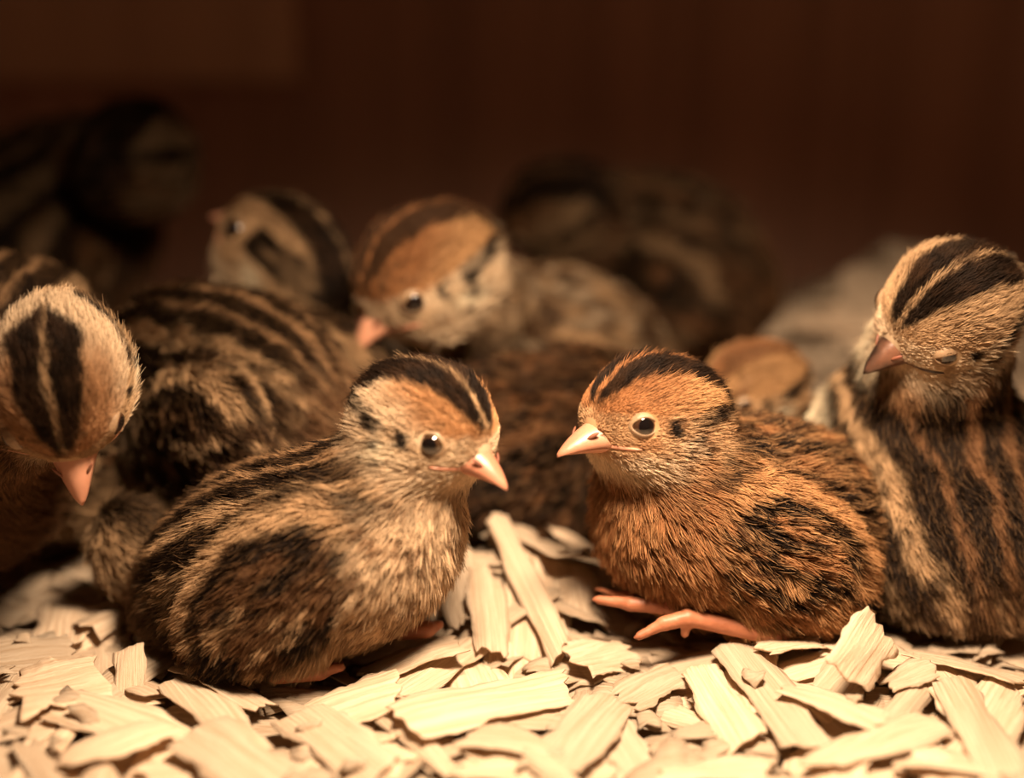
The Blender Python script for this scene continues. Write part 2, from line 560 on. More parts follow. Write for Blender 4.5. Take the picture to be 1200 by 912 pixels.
        # malar stripe
        ml = band(z + 0.25 * (x - 0.4), -0.52, -0.36, 0.04) * sstep(0.75, 0.55, x) * sstep(-0.5, -0.1, x) * sstep(0.25, 0.5, np.abs(h[:, 1]))
        hc = mixc(hc, P['fleck'], ml * 0.45 * sstep(0.4, 0.6, n3 * 0.5 + n2 * 0.5))
        # nape side
        hc = mixc(hc, nc, sstep(-0.85, -1.25, x) * sstep(0.20, -0.15, z) * 0.9)
        wh = sstep(0.34, 0.06, dh / s.hs) * sstep(-1.62, -1.25, h[:, 0] - 0.9 * np.minimum(h[:, 2] - 0.1, 0) * 0 + 0.35 * np.minimum(h[:, 2], 0))
        wh = wh * sstep(-0.98, -0.70, h[:, 2])
        c = mixc(c, hc, wh)
        return c, wh, ww, wn * (1 - wh)

    def surface_from(s, o, dirn, far=4.0):
        t = np.linspace(0, far, 400)
        pts = o + t[:, None] * np.asarray(dirn)
        v = s.sdf(pts)
        k = np.argmax(v > 0)
        return pts[k]


def tube_ring(n):
    a = np.linspace(0, 2 * math.pi, n, endpoint=False)
    return np.cos(a), np.sin(a)


def loft(rings, cap0=True, cap1=True):
    n = len(rings[0])
    V = np.concatenate(rings); F = []
    for i in range(len(rings) - 1):
        for j in range(n):
            a, b = i * n + j, i * n + (j + 1) % n
            F.append([a, b, b + n, a + n])
    if cap0: F.append(list(range(n))[::-1])
    if cap1: F.append([(len(rings) - 1) * n + j for j in range(n)])
    return V, F


def make_beak(ck, root, origin, dark):
    mat = M_BEAK_DARK if dark else M_BEAK
    n = 20
    a = np.linspace(0, 2 * math.pi, n, endpoint=False)
    bl = ck.spec.get('beak_len', 1.0)
    rings = []
    T = np.linspace(0, 1, 16)
    gap = lambda t: -0.30 - 0.06 * t - 0.10 * t ** 4
    for t in T:
        x = 0.62 + 1.10 * bl * t
        w = 0.55 * (1 - t) ** 0.80 * (1 - 0.14 * math.sin(math.pi * t)) + 0.018
        zt = 0.17 - 0.24 * t - 0.34 * t ** 2.4
        zb = gap(t)
        zt = max(zt, zb + 0.03)
        y = w * np.cos(a)
        sgn = np.sin(a)
        z = np.where(sgn > 0, zb + (zt - zb) * np.abs(sgn) ** 0.85 * (1 - 0.12 * np.cos(a) ** 2), zb - 0.02 * np.abs(sgn))
        rings.append(ck.fromH(np.stack([np.full(n, x), y, z], 1)))
    V, F = loft(rings)
    up = mesh_obj('upper_beak', V, F, mat, root, origin)
    rings = []
    for t in T:
        x = 0.60 + 0.98 * bl * t
        w = 0.52 * (1 - t) ** 0.8 * (1 - 0.16 * math.sin(math.pi * t)) + 0.014
        zt = gap(t * 0.9) - 0.015
        zb = zt - 0.17 * (1 - t) ** 0.7 - 0.015
        y = w * np.cos(a); sgn = np.sin(a)
        z = np.where(sgn < 0, zt + (zb - zt) * np.abs(sgn), zt + 0.01 * sgn)
        rings.append(ck.fromH(np.stack([np.full(n, x), y, z], 1)))
    V, F = loft(rings)
    lowm = mesh_obj('lower_beak', V, F, mat, root, origin)
    for sd in (-1, 1):   # fleshy corner of the mouth running back along the cheek
        rings = []
        for q in np.linspace(0, 1, 9):
            x = 0.62 + 0.42 * q
            c = ck.surface_from(ck.fromH((x, 0, -0.335 + 0.02 * q)), ck.HF[1] * sd, 1.6)
            rr = (0.012 + 0.022 * math.sin(math.pi * min(q * 0.75 + 0.1, 1))) * ck.hs
            c = c + ck.HF[1] * sd * rr * 0.35
            rings.append(c + rr * (np.cos(a)[:, None] * ck.HF[1] + 0.85 * np.sin(a)[:, None] * ck.HF[2]))
        V, F = loft(rings)
        mesh_obj('mouth_corner', V, F, mat, up, origin)
    for sd in (-1, 1):   # nostril slit under a small flap
        rings = []
        for t in np.linspace(-1, 1, 7):
            r = math.sqrt(max(1 - t * t, 0.02))
            rings.append(ck.fromH(np.stack([0.62 + 0.58 * bl + 0.08 * t + 0 * a, sd * (0.262 - 0.06 * t + 0.03 * r * np.cos(a)), -0.13 - 0.05 * t + 0.035 * r * np.sin(a)], 1)))
        V, F = loft(rings)
        mesh_obj('nostril', V, F, M_NOSTRIL, up, origin)


def make_eye(ck, root, origin, side, openness):
    hs = ck.hs
    base = ck.surface_from(ck.fromH((0.58, 0.0, 0.06)), ck.HF[1] * side, 2.5)
    axq = norm(np.array([0.38, side * 1.0, 0.10])) @ ck.HF
    # frame of the eye: axis outward, e1 roughly forward, e2 up
    e2 = norm(ck.HF[2] - (ck.HF[2] @ axq) * axq)
    e1 = norm(ck.HF[0] - (ck.HF[0] @ axq) * axq - 0.0)
    e1 = norm(e1 - (e1 @ e2) * e2)
    R = 0.275 * hs
    cen = base - axq * R * 0.74
    n = 28
    rings = []; angs = np.radians([2, 12, 20, 27, 31, 36, 45, 55, 68, 80, 95, 115])
    a = np.linspace(0, 2 * math.pi, n, endpoint=False)
    for an in angs:
        rr = R * math.sin(an)
        hh = R * math.cos(an) + (0.02 * hs if an < 0.6 else 0.0)
        rings.append(cen + hh * axq + rr * (np.cos(a)[:, None] * e1 + np.sin(a)[:, None] * e2))
    V, F = loft(rings)
    if side > 0:
        pass
    nring = len(angs) - 1
    fm = []
    for i in range(nring):
        fm += [1 if angs[i + 1] <= math.radians(27.5) else 0] * n
    fm += [1, 0]
    eye = mesh_obj('eye', V, F, None, root, origin, mats=[M_IRIS, M_PUPIL], fmat=fm)
    # eyelid ring: almond opening lying on the ball, skin running back to the face
    rings = []
    ow, oh = 0.76 * R, 0.66 * R * openness
    cx = np.cos(a); sy = np.sin(a)
    for q, lift in ((0.0, 0.955), (0.04, 1.04), (0.25, 1.07), (0.5, 1.05), (0.75, 1.0), (1.0, 0.8)):
        px = cx * (ow + (1.02 * R - ow) * q)
        op = oh * (1 - 0.22 * cx ** 2)
        py = sy * (op + (0.98 * R - op) * q)
        r2 = px ** 2 + py ** 2
        hh = np.sqrt(np.maximum((R * 1.03) ** 2 - np.minimum(r2, (R * 0.96) ** 2), 0)) * lift
        rings.append(cen + hh[:, None] * axq + px[:, None] * e1 + py[:, None] * e2 - 0.02 * R * e2)
    V, F = loft(rings, False, False)
    mesh_obj('eyelid', V, F, M_LID, eye, origin)
    return base


def make_foot(ck, root, origin, segs):
    """segs: list of (a, b, ra, rb) round cones in cm"""
    segs = [(np.array(a, float), np.array(b, float), ra, rb) for a, b, ra, rb in segs]
    pts = np.concatenate([np.stack([a, b]) for a, b, _, _ in segs])
    def f(p):
        d = None
        for a, b, ra, rb in segs:
            e = rcone(p, a, b, ra, rb)
            d = e if d is None else smin(d, e, 0.06)
        return d + 0.004 * np.sin(p @ np.array([9.0, 7.0, 3.0]) * 3.0)
    V, F = surface_nets(f, pts.min(0) - 0.5, pts.max(0) + 0.5, 0.06)
    mesh_obj('foot', V, F, M_FOOT, root, origin)


def grow_down(ck, root, origin, V, F, eyes):
    spec = ck.spec
    r = np.random.default_rng(ck.seed * 101 + 3)
    tri = np.concatenate([F[:, [0, 1, 2]], F[:, [0, 2, 3]]])
    A, B, C = V[tri[:, 0]], V[tri[:, 1]], V[tri[:, 2]]
    cr = np.cross(B - A, C - A)
    area = np.linalg.norm(cr, axis=1) / 2
    cen = (A + B + C) / 3
    nf = norm(cr)
    facing = np.einsum('ij,ij->i', nf, norm(CAMP - cen))
    w = area * np.where(facing < -0.25, 0.3, 1.0)
    w = w * np.where(cen[:, 2] < ck.ground + 0.05, 0.02, 1.0)
    hd = np.linalg.norm(cen - ck.Hc, axis=1) < 1.7 * ck.hs
    w = w * np.where(hd, 1.8, 1.0)
    # nothing grows outside the picture's reach
    nd = int(spec.get('density', 420) * w.sum())
    t = r.choice(len(tri), nd, p=w / w.sum())
    u = np.sqrt(r.random(nd)); v = r.random(nd)
    P = A[t] * (1 - u)[:, None] + B[t] * (u * (1 - v))[:, None] + C[t] * (u * v)[:, None]
    Nn = grad(ck.sdf, P)
    colr, wh, ww, wn = ck.colour(P)
    h = ck.toH(P); b = ck.toB(P)
    keep = np.ones(nd, bool)
    lenm = np.ones(nd)
    for e in eyes:
        de = np.linalg.norm(P - e, axis=1) / ck.hs
        keep &= de > 0.225
        lenm *= 0.25 + 0.75 * sstep(0.32, 0.85, de)
    # beak clear of down
    keep &= ~((h[:, 0] > 1.06 + 0.05 * np.abs(h[:, 1])) & (wh > 0.3) & (h[:, 2] < 0.11) & (h[:, 2] > -0.47))
    gape = (h[:, 0] > 0.66) & (np.abs(h[:, 2] + 0.31) < 0.05) & (np.abs(h[:, 1]) > 0.2)
    keep &= ~(gape & (wh > 0.3))
    keep &= ~((h[:, 0] > 0.62) & (h[:, 0] < 1.1) & (np.abs(h[:, 2] + 0.325) < 0.035) & (wh > 0.3))
    lenm *= 1 - 0.72 * wh * sstep(0.30, 0.9, h[:, 0])
    lenm = np.maximum(lenm, 0.24)
    fl = spec.get('fluff', 1.0)
    Lh, Lb = 0.35, 0.50 * fl
    length = (Lb * (1 - wh) + Lh * ck.hs * wh)
    length = length * np.where(ww > 0.5, 0.92, 1.0) * lenm * (0.65 + 0.5 * r.random(nd))
    # flow field
    L, W, H = ck.dim
    beak = ck.fromH((1.25, 0, -0.15))
    fh = norm(P - beak)
    fbd = -ck.BF[0] * 1.0 + np.array([0, 0, -0.55]) * sstep(0.9, -0.3, b[:, 2] / H)[:, None]
    fwg = np.tile(norm(-ck.BF[0] - 0.35 * ck.BF[2]), (nd, 1))
    fn = np.tile(norm(ck.Bc - ck.Hc) * 0.8 - ck.BF[0] * 0.2, (nd, 1))
    fl_ = fbd * (1 - ww)[:, None] + fwg * ww[:, None]
    fl_ = fl_ * (1 - wn)[:, None] + fn * wn[:, None]
    fl_ = fl_ * (1 - wh)[:, None] + fh * wh[:, None]
    sw = np.stack([fbm(P * 1.5, ck.seed * 31 + k) - 0.5 for k in range(3)], 1)
    fl_ = norm(fl_) + sw * (0.9 * (1 - wh) + 0.30 * wh)[:, None] * spec.get('ruffle', 1.0)
    fl_ = norm(fl_ - np.einsum('ij,ij->i', fl_, Nn)[:, None] * Nn)
    lift = (0.42 * (1 - wh) + 0.30 * wh)[:, None] + 0.25 * (r.random((nd, 1)) - 0.5)
    d0 = norm(fl_ + Nn * lift * 1.5)
    rnd = r.normal(size=(nd, 3)) * 0.16
    K = 5
    ts = np.linspace(0, 1, K)
    tip = P + length[:, None] * (d0 + 0.35 * (fl_ - d0) + rnd)
    # clumps: tips gather towards a guide's tip
    gi = np.flatnonzero(r.random(nd) < spec.get('clump_every', 0.045))
    kd = kdtree.KDTree(len(gi))
    for i, g in enumerate(gi):
        kd.insert(P[g], i)
    kd.balance()
    near = np.fromiter((kd.find(p)[1] for p in P), int, nd)
    g = gi[near]
    cl = (spec.get('clump', 0.48) * (1 - wh) + 0.30 * wh) * (0.6 + 0.6 * r.random(nd))
    cl = np.clip(cl, 0, 0.9)[:, None]
    tgt = tip[g] + (P - P[g]) * 0.15
    tgt = P + norm(tgt - P) * np.minimum(np.linalg.norm(tgt - P, axis=1), length * 1.25)[:, None]
    tip2 = tip * (1 - cl) + tgt * cl
    mid = P + length[:, None] * (d0 * 0.5 + rnd * 0.25)
    pos = np.zeros((nd, K, 3))
    for i, t_ in enumerate(ts):     # quadratic curve root - mid - tip
        pos[:, i] = (1 - t_) ** 2 * P + 2 * t_ * (1 - t_) * mid + t_ ** 2 * tip2
    # strand colours: darker down below, own tip colour, strand variation
    gv = r.random(len(gi))[near]
    var = (0.74 + 0.40 * r.random(nd) + (0.40 * gv - 0.16) * (1 - 0.6 * wh))[:, None]
    cpt = np.zeros((nd, K, 4), np.float32); cpt[..., 3] = 1
    tipgain = spec.get('tip', 0.25)
    gold = spec.get('tip_col', GOLD)
    tw = (r.random(nd) < spec.get('tip_share', 0.25))[:, None] * (1 - wh)[:, None]
    for i, t_ in enumerate(ts):
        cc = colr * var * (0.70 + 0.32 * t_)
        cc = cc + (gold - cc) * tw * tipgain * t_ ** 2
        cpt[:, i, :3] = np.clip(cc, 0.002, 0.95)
    rad = spec.get('thick', 0.0082) * (0.75 + 0.5 * r.random(nd))
    rad = rad * (0.75 + 0.25 * (1 - wh))
    rp = rad[:, None] * np.array([0.95, 1.0, 0.85, 0.6, 0.22])
    keep &= pos[:, -1, 2] > ck.ground - 0.25
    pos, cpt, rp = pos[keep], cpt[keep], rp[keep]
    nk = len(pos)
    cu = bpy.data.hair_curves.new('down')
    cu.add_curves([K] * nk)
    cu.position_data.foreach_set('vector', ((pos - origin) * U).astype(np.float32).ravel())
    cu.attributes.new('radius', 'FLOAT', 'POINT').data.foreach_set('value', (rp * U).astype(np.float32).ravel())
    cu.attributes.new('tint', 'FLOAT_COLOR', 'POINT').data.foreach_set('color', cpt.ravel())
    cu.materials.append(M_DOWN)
    o = bpy.data.objects.new('down', cu)
    col.objects.link(o)
    o.parent = root
    o['kind'] = 'stuff'
    return nk


def build_chick(spec):
    ck = Chick(spec)
    origin = np.array([ck.Bc[0], ck.Bc[1], 0.0])
    root = empty('quail_chick', origin)
    tag(root, spec['label'], 'chick', 'quail chicks huddled in the box')
    R = float(ck.dim.max()) + 0.8
    lo = np.minimum(ck.Bc - R, ck.Hc - 2.0); hi = np.maximum(ck.Bc + R, ck.Hc + 2.0)
    for c, r in spec.get('extra', []):
        lo = np.minimum(lo, np.array(c) - max(r) - .3); hi = np.maximum(hi, np.array(c) + max(r) + .3)
    V, F = surface_nets(ck.sdf, lo, hi, spec.get('grid', 0.15))
    V = V - (ck.sdf(V) * 0.8)[:, None] * grad(ck.sdf, V)
    tint = ck.colour(V)[0] * 0.8
    mesh_obj('body', V, F, M_DOWN, root, origin, tint=tint)
    eyes = []
    if spec.get('face', True):
        for sd, op in zip((-1, 1), spec.get('eyes', (1.0, 1.0))):
            eyes.append(make_eye(ck, root, origin, sd, op))
        make_beak(ck, root, origin, spec.get('dark_beak', False))
    for segs in spec.get('feet', []):
        make_foot(ck, root, origin, segs)
    FOOTPRINTS.append((ck.Bc[:2], ck.BF[0][:2], ck.dim[:2]))
    return grow_down(ck, root, origin, V, F, eyes)


UPZ = (0, 0, 1)


def yaw(deg, pitch=0.0):
    a, p = math.radians(deg), math.radians(pitch)
    return (math.cos(a) * math.cos(p), math.sin(a) * math.cos(p), math.sin(p))


RUSTY = dict(brow_front=RUST, brow_back=GOLD, cheek=GOLD * 0.75 + CREAM * 0.25, throat=CREAM, malar=RUST, neck=RUST * 0.45 + BROWN * 0.55,
             breast=RUST * 0.72 + BROWN * 0.28, crown_line=RUST, stripe=RUST * 0.6 + GOLD * 0.4, thin=RUST, side=GOLD * 0.5 + RUST * 0.5, belly=GOLD * 0.7 + RUST * 0.3,
             wing=RUST * 0.7 + BROWN * 0.3, wing_edge=GOLD * 0.6 + RUST * 0.4, rump=RUST, fleck=BROWN, stripe_mix=0.35, fleck_amt=0.35, ear=CREAM, cov=0.39, brow_z=0.6, md=0.10, dark=BLACK, sidedark=DARK)
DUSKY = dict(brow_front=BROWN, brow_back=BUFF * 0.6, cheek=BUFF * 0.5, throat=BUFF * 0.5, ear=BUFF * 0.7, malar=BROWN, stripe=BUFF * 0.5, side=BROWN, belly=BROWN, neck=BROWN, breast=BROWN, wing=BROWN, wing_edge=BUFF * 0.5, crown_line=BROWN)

CHICKS = []
FOOTPRINTS = []

# pale-faced chick sitting in front on the left
CHICKS.append(dict(
    label='pale-faced striped chick sitting in front, looking right, its beak over the shavings', seed=1,
    head=(at(512, 501, 32.4), yaw(-40, -9), (0.02, 0.12, 1)), head_scale=1.15, beak_len=0.95,
    body=(at(338, 655, 33.4), yaw(-22, 24), (0.05, 0.0, 1), (3.35, 2.1, 1.95)), wing_tilt=20, wing_off=(0.22, 0.80, -0.04), wing_r=(0.72, 0.34, 0.66),
    neck_r=(1.45, 0.92), neck_at=(0.66, 0, 0.12), density=1100, eyes=(1.0, 1.0),
    pal=dict(cheek=CREAM, fleck=BROWN, fleck_amt=0.85, cov=0.39),
    feet=[[(at(375, 786, 31.7), at(325, 788, 31.7), 0.2, 0.24), (at(375, 786, 31.7), at(400, 782, 31.6), 0.16, 0.09)],
          [(at(430, 742, 33.0), at(500, 738, 32.7), 0.20, 0.18), (at(500, 738, 32.7), at(515, 732, 32.9), 0.15, 0.1)]]))
# rusty chick sitting in front on the right
CHICKS.append(dict(
    label='rusty golden chick sitting in front, looking left, pink foot stretched out', seed=2,
    head=(at(752, 490, 33.6), yaw(-146, 5), (0.0, 0.14, 1)), head_scale=1.20, beak_len=1.0,
    body=(at(886, 612, 34.9), yaw(-158, 16), (0.0, 0.05, 1), (3.1, 2.2, 2.1)), wing_tilt=20, wing_off=(0.16, 0.80, -0.02), wing_r=(0.70, 0.34, 0.64),
    neck_r=(1.5, 0.88), neck_at=(0.62, 0, 0.10), density=1100, eyes=(0.72, 0.72), ruffle=1.4, pal=RUSTY, warp=0.7, tip=0.8, tip_share=0.33, fluff=1.1, clump=0.62, clump_every=0.03,
    feet=[
        [(at(914, 746, 32.75), at(806, 724, 32.5), 0.21, 0.17), (at(806, 724, 32.5), at(778, 731, 32.4), 0.17, 0.15), (at(778, 731, 32.4), at(750, 745, 32.3), 0.13, 0.09), (at(750, 745, 32.3), at(741, 750, 32.2), 0.07, 0.02),
         (at(806, 724, 32.5), at(803, 742, 32.5), 0.13, 0.09), (at(803, 742, 32.5), at(800, 749, 32.4), 0.07, 0.02)],
        [(at(850, 712, 33.2), at(785, 710, 33.0), 0.20, 0.18), (at(785, 710, 33.0), at(740, 708, 33.0), 0.19, 0.15), (at(740, 708, 33.0), at(702, 703, 33.2), 0.14, 0.09), (at(702, 703, 33.2), at(691, 702, 33.2), 0.07, 0.02),
         (at(785, 710, 33.0), at(735, 699, 33.4), 0.15, 0.11), (at(735, 699, 33.4), at(697, 690, 33.9), 0.10, 0.04)]]))
# upright chick at the right edge
CHICKS.append(dict(
    label='striped chick at the right edge with its back turned, head raised and tilted', seed=3,
    head=(at(1100, 368, 35.0), (-0.82, -0.42, -0.34), (-0.10, -0.55, 0.80)), head_scale=1.15, beak_len=0.95,
    body=(at(1098, 594, 36.2), yaw(112, 42), (0.0, -0.4, 1), (3.2, 2.65, 2.4)), neck_at=(0.50, 0, 0.2), neck_r=(1.6, 1.1),
    density=850, warp=0.7, dark_beak=True, eyes=(0.8, 0.42), pal=dict(brow_front=BUFF, brow_back=BUFF, stripe=BUFF, thin=BROWN * 1.4, cheek=CREAM, breast=PALE, cw=0.9)))
# humped back behind the pale chick
CHICKS.append(dict(
    label='chick with humped striped back behind the pale-faced chick, head hidden', seed=4,
    head=(at(200, 420, 41.5), yaw(140, -30), UPZ), face=True,
    body=(at(276, 478, 38.2), yaw(150, 4), (0.0, 0.0, 1), (2.9, 2.3, 2.55)), wing_tilt=-8, wing_off=(-0.22, 0.80, 0.12), wing_r=(0.62, 0.34, 0.60),
    extra=[(at(150, 640, 34.9), (0.72, 0.55, 1.0))], density=750, pal=dict(stripe=BUFF * 0.9, side=BUFF * 0.9, cov=0.39, wing=DARK, rump=BROWN)))
# left chick bowing its head
CHICKS.append(dict(
    label='chick at the left edge bowing its striped crown and beak towards the camera', seed=5,
    head=(at(74, 462, 32.6), (0.14, -0.42, -0.89), (0.0, -0.90, 0.42)), head_scale=1.20, beak_len=1.05,
    body=(at(-6, 470, 37.2), yaw(-98, -12), UPZ, (3.7, 2.4, 2.9)), neck_at=(0.6, 0, 0.2), density=750, eyes=(0.7, 0.7),
    pal=dict(brow_front=RUST * 0.6 + BUFF * 0.4, brow_back=CREAM, cw=0.80, cap_end=-0.85, breast=BROWN, neck=BROWN, fleck=DARK, side=BUFF, cheek=BUFF)))
# dark chick standing far back on the left
CHICKS.append(dict(
    label='dark blurred chick standing far back at the left, facing away', seed=6,
    head=(at(170, 180, 47.0), yaw(66, 0), (-0.15, -0.25, 1)), head_scale=1.38, beak_len=0.8,
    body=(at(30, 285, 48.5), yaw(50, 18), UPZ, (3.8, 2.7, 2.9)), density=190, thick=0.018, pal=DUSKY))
# chick with tilted head behind the humped one
CHICKS.append(dict(
    label='chick behind the humped back, beak lifted left, dark stripes down its nape', seed=7,
    head=(at(322, 292, 42.5), (-0.62, 0.25, 0.58), (0.72, -0.15, 0.66)), head_scale=1.38, beak_len=0.6,
    body=(at(375, 470, 45.0), yaw(120, 20), UPZ, (2.8, 2.0, 2.4)), density=300, thick=0.015, eyes=(0.9, 0.9), pal=dict(es=2.4, es_z=0.20, spots=0.0, brow_front=BUFF, brow_back=BUFF, cheek=BUFF)))
# centre chick
CHICKS.append(dict(
    label='chick in the middle looking down to the left over the pale-faced chick', seed=8,
    head=(at(486, 328, 40.0), (-0.70, -0.55, -0.38), (-0.05, 0.05, 1)), head_scale=1.40, beak_len=0.82,
    body=(at(640, 430, 44.2), yaw(195, 10), UPZ, (3.2, 2.1, 2.5)), density=320, thick=0.015, eyes=(0.75, 0.75),
    pal=dict(crown=DARK, cheek=CREAM, brow_front=RUST * 0.6 + BROWN * 0.4, brow_back=GOLD * 0.8, brow_fleck=1.0, crown_line=RUST, cw=0.85, stripe_mix=0.1, dark=DARK, stripe=CREAM * 0.6, rump=BUFF * 0.7, side=CREAM * 0.6, cov=0.46)))
# dark body in the gap between the two front chicks
CHICKS.append(dict(
    label='dark brown chick in the gap between the two front chicks, head hidden', seed=9,
    head=(at(770, 530, 40.2), yaw(10, -10), UPZ), body=(at(610, 530, 39.2), yaw(10, 4), UPZ, (2.9, 2.0, 2.15)), density=300, thick=0.014,
    pal=dict(stripe=RUST * 0.5, thin=BROWN, side=BROWN * 0.8, sidedark=BLACK, belly=BROWN * 0.7, wing=DARK, wing_edge=BROWN, stripe_mix=0.3, breast=DARK, neck=DARK, rump=DARK, cov=0.44, md=0.05)))
# far chick in the middle
CHICKS.append(dict(
    label='dark blurred chick far back in the middle, body to the right of its lowered head', seed=10,
    head=(at(640, 250, 48.5), (-0.85, 0.15, -0.35), (0, -0.5, 1)), head_scale=1.25, beak_len=0.8,
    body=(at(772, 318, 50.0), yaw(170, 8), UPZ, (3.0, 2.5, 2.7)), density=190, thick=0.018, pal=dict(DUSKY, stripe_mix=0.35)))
# small head peeking over the rusty chick
CHICKS.append(dict(
    label='chick mostly hidden behind the rusty chick, golden brown head just showing', seed=11,
    head=(at(872, 458, 39.4), yaw(-150, -10), UPZ), head_scale=1.0,
    body=(at(925, 560, 41.2), yaw(-165, 5), UPZ, (2.5, 1.9, 1.8)), density=300, thick=0.015, eyes=(0.6, 0.6),
    pal=dict(crown=BROWN * 1.5, brow_front=GOLD * 0.7, brow_back=GOLD * 0.8, brow_fleck=0.9, cheek=GOLD * 0.8 + CREAM * 0.2, dark=BROWN, crown_line=RUST, cw=0.85)))

import time as _t
_t0 = _t.time()
total = 0
for sp in CHICKS:
    total += build_chick(sp)
print('strands', total, round(_t.time() - _t0, 1), 's')
# ------------------------------------------------------------------ wood shavings
def flake_mesh(seed, nu=14, nv=7, jag=0.10, curl=0.2, twist=0.1, taper=0.3, bow=0.15, thick=0.035):
    """unit shaving: length 1 along X, width 1 along Y (cm before scaling), ragged fibre ends"""
    r = np.random.default_rng(seed)
    v = np.linspace(-0.5, 0.5, nv)
    sl = (r.random(2) - 0.5) * 0.25
    e0 = r.random(nv) * jag + jag * np.abs(v) * r.random() + sl[0] * v + abs(sl[0]) / 2
    e1 = r.random(nv) * jag + jag * np.abs(v) * r.random() + sl[1] * v + abs(sl[1]) / 2
    t0, t1 = taper * r.random(2)
    sk = (r.random() - 0.5) * 0.2
    ph = r.random(4) * 6.28
    top = np.zeros((nu, nv, 3))
    for j in range(nv):
        u = np.linspace(-0.5 + e0[j], 0.5 - e1[j], nu)
        a = u + 0.5
        wid = 1 - t0 * (1 - a) ** 2 - t1 * a ** 2 + 0.07 * np.sin(5 * a + ph[0]) + 0.04 * np.sin(13 * a + ph[1])
        edge = (0.05 * np.sin(9 * a + ph[2] + 2 * np.sign(v[j])) + 0.02 * np.sin(23 * a + ph[0]) + 0.04 * (r.random(nu) - 0.5)) * np.sign(v[j])
        y = v[j] * wid + sk * (a - 0.5) + (edge * (2 * abs(v[j])) ** 3)
        z = curl * (1 - (2 * v[j]) ** 2) * (0.6 + 0.4 * np.sin(3 * a + ph[3])) * 0.5 + bow * (1 - (2 * u) ** 2) * 0.5 + twist * u * v[j] * 2
        z = z + 0.03 * np.sin(7 * a + ph[1] + 5 * v[j]) + 0.02 * (r.random(nu) - 0.5)
        top[:, j] = np.stack([u, y, z], 1)
    bot = top.copy(); bot[..., 2] -= thick * (0.55 + 0.45 * (1 - (2 * np.abs(v)) ** 4))[None, :]
    V = np.concatenate([top.reshape(-1, 3), bot.reshape(-1, 3)])
    n = nu * nv
    F = []
    for i in range(nu - 1):
        for j in range(nv - 1):
            a = i * nv + j
            F.append([a, a + nv, a + nv + 1, a + 1])
            F.append([n + a, n + a + 1, n + a + nv + 1, n + a + nv])
    for i in range(nu - 1):
        a = i * nv
        F.append([a, n + a, n + a + nv, a + nv])
        a = i * nv + nv - 1
        F.append([a, a + nv, n + a + nv, n + a])
    for j in range(nv - 1):
        F.append([j, j + 1, n + j + 1, n + j])
        a = (nu - 1) * nv + j
        F.append([a, n + a, n + a + 1, a + 1])
    return V, F


# a height map of the bedding lets every shaving settle on those below it
HX0, HY0, HS = -24.0, 18.0, 0.2
HM = np.full((int(48 / HS), int(46 / HS)), -0.75)


def mound(x, y):
    """bedding is heaped towards the back right corner and banked slightly at the back"""
    x = np.asarray(x, float); y = np.asarray(y, float)
    m = 4.5 * np.exp(-((x - 11.5) / 4.6) ** 2 - ((y - 50) / 4.5) ** 2)
    m = m + 1.2 * np.exp(-((x + 0.1) / 1.7) ** 2 - ((y - 35.6) / 1.7) ** 2)
    return m


gx, gy = np.meshgrid(HX0 + HS * np.arange(HM.shape[0]), HY0 + HS * np.arange(HM.shape[1]), indexing='ij')
HM += mound(gx, gy)


def settle(x, y, ang, L, W, tilt=(0, 0), press=0.35, update=True):
    """returns z and a rotation lying on the height map"""
    a = np.linspace(-0.45, 0.45, 7) * L; b = np.linspace(-0.4, 0.4, 4) * W
    A, B = np.meshgrid(a, b, indexing='ij')
    c, s = math.cos(ang), math.sin(ang)
    X = x + A * c - B * s; Y = y + A * s + B * c
    i = np.clip(((X - HX0) / HS).astype(int), 0, HM.shape[0] - 1); j = np.clip(((Y - HY0) / HS).astype(int), 0, HM.shape[1] - 1)
    z = HM[i, j]
    M = np.stack([A.ravel(), B.ravel(), np.ones(A.size)], 1)
    k, *_ = np.linalg.lstsq(M, z.ravel(), rcond=None)
    sa = float(np.clip(k[0], -0.35, 0.35)) + tilt[0]; sb = float(np.clip(k[1], -0.5, 0.5)) + tilt[1]
    res = z - (A * sa + B * sb)
    z0 = float(np.quantile(res, 1 - press))
    if update:
        na, nb = max(3, int(L / HS * 1.6)), max(3, int(W / HS * 1.6))
        a = np.linspace(-0.46, 0.46, na) * L; b = np.linspace(-0.46, 0.46, nb) * W
        A, B = np.meshgrid(a, b, indexing='ij')
        X = x + A * c - B * s; Y = y + A * s + B * c
        i = np.clip(((X - HX0) / HS).astype(int), 0, HM.shape[0] - 1); j = np.clip(((Y - HY0) / HS).astype(int), 0, HM.shape[1] - 1)
        np.maximum.at(HM, (i.ravel(), j.ravel()), (z0 + A * sa + B * sb + 0.07).ravel())
    ex = Vector((c, s, 0)) * 1.0; ey = Vector((-s, c, 0))
    fx = (ex + Vector((0, 0, sa))).normalized()
    fy = (ey + Vector((0, 0, sb)))
    fz = fx.cross(fy).normalized(); fy = fz.cross(fx)
    R = Matrix((fx, fy, fz)).transposed()
    return z0 + 0.05, R


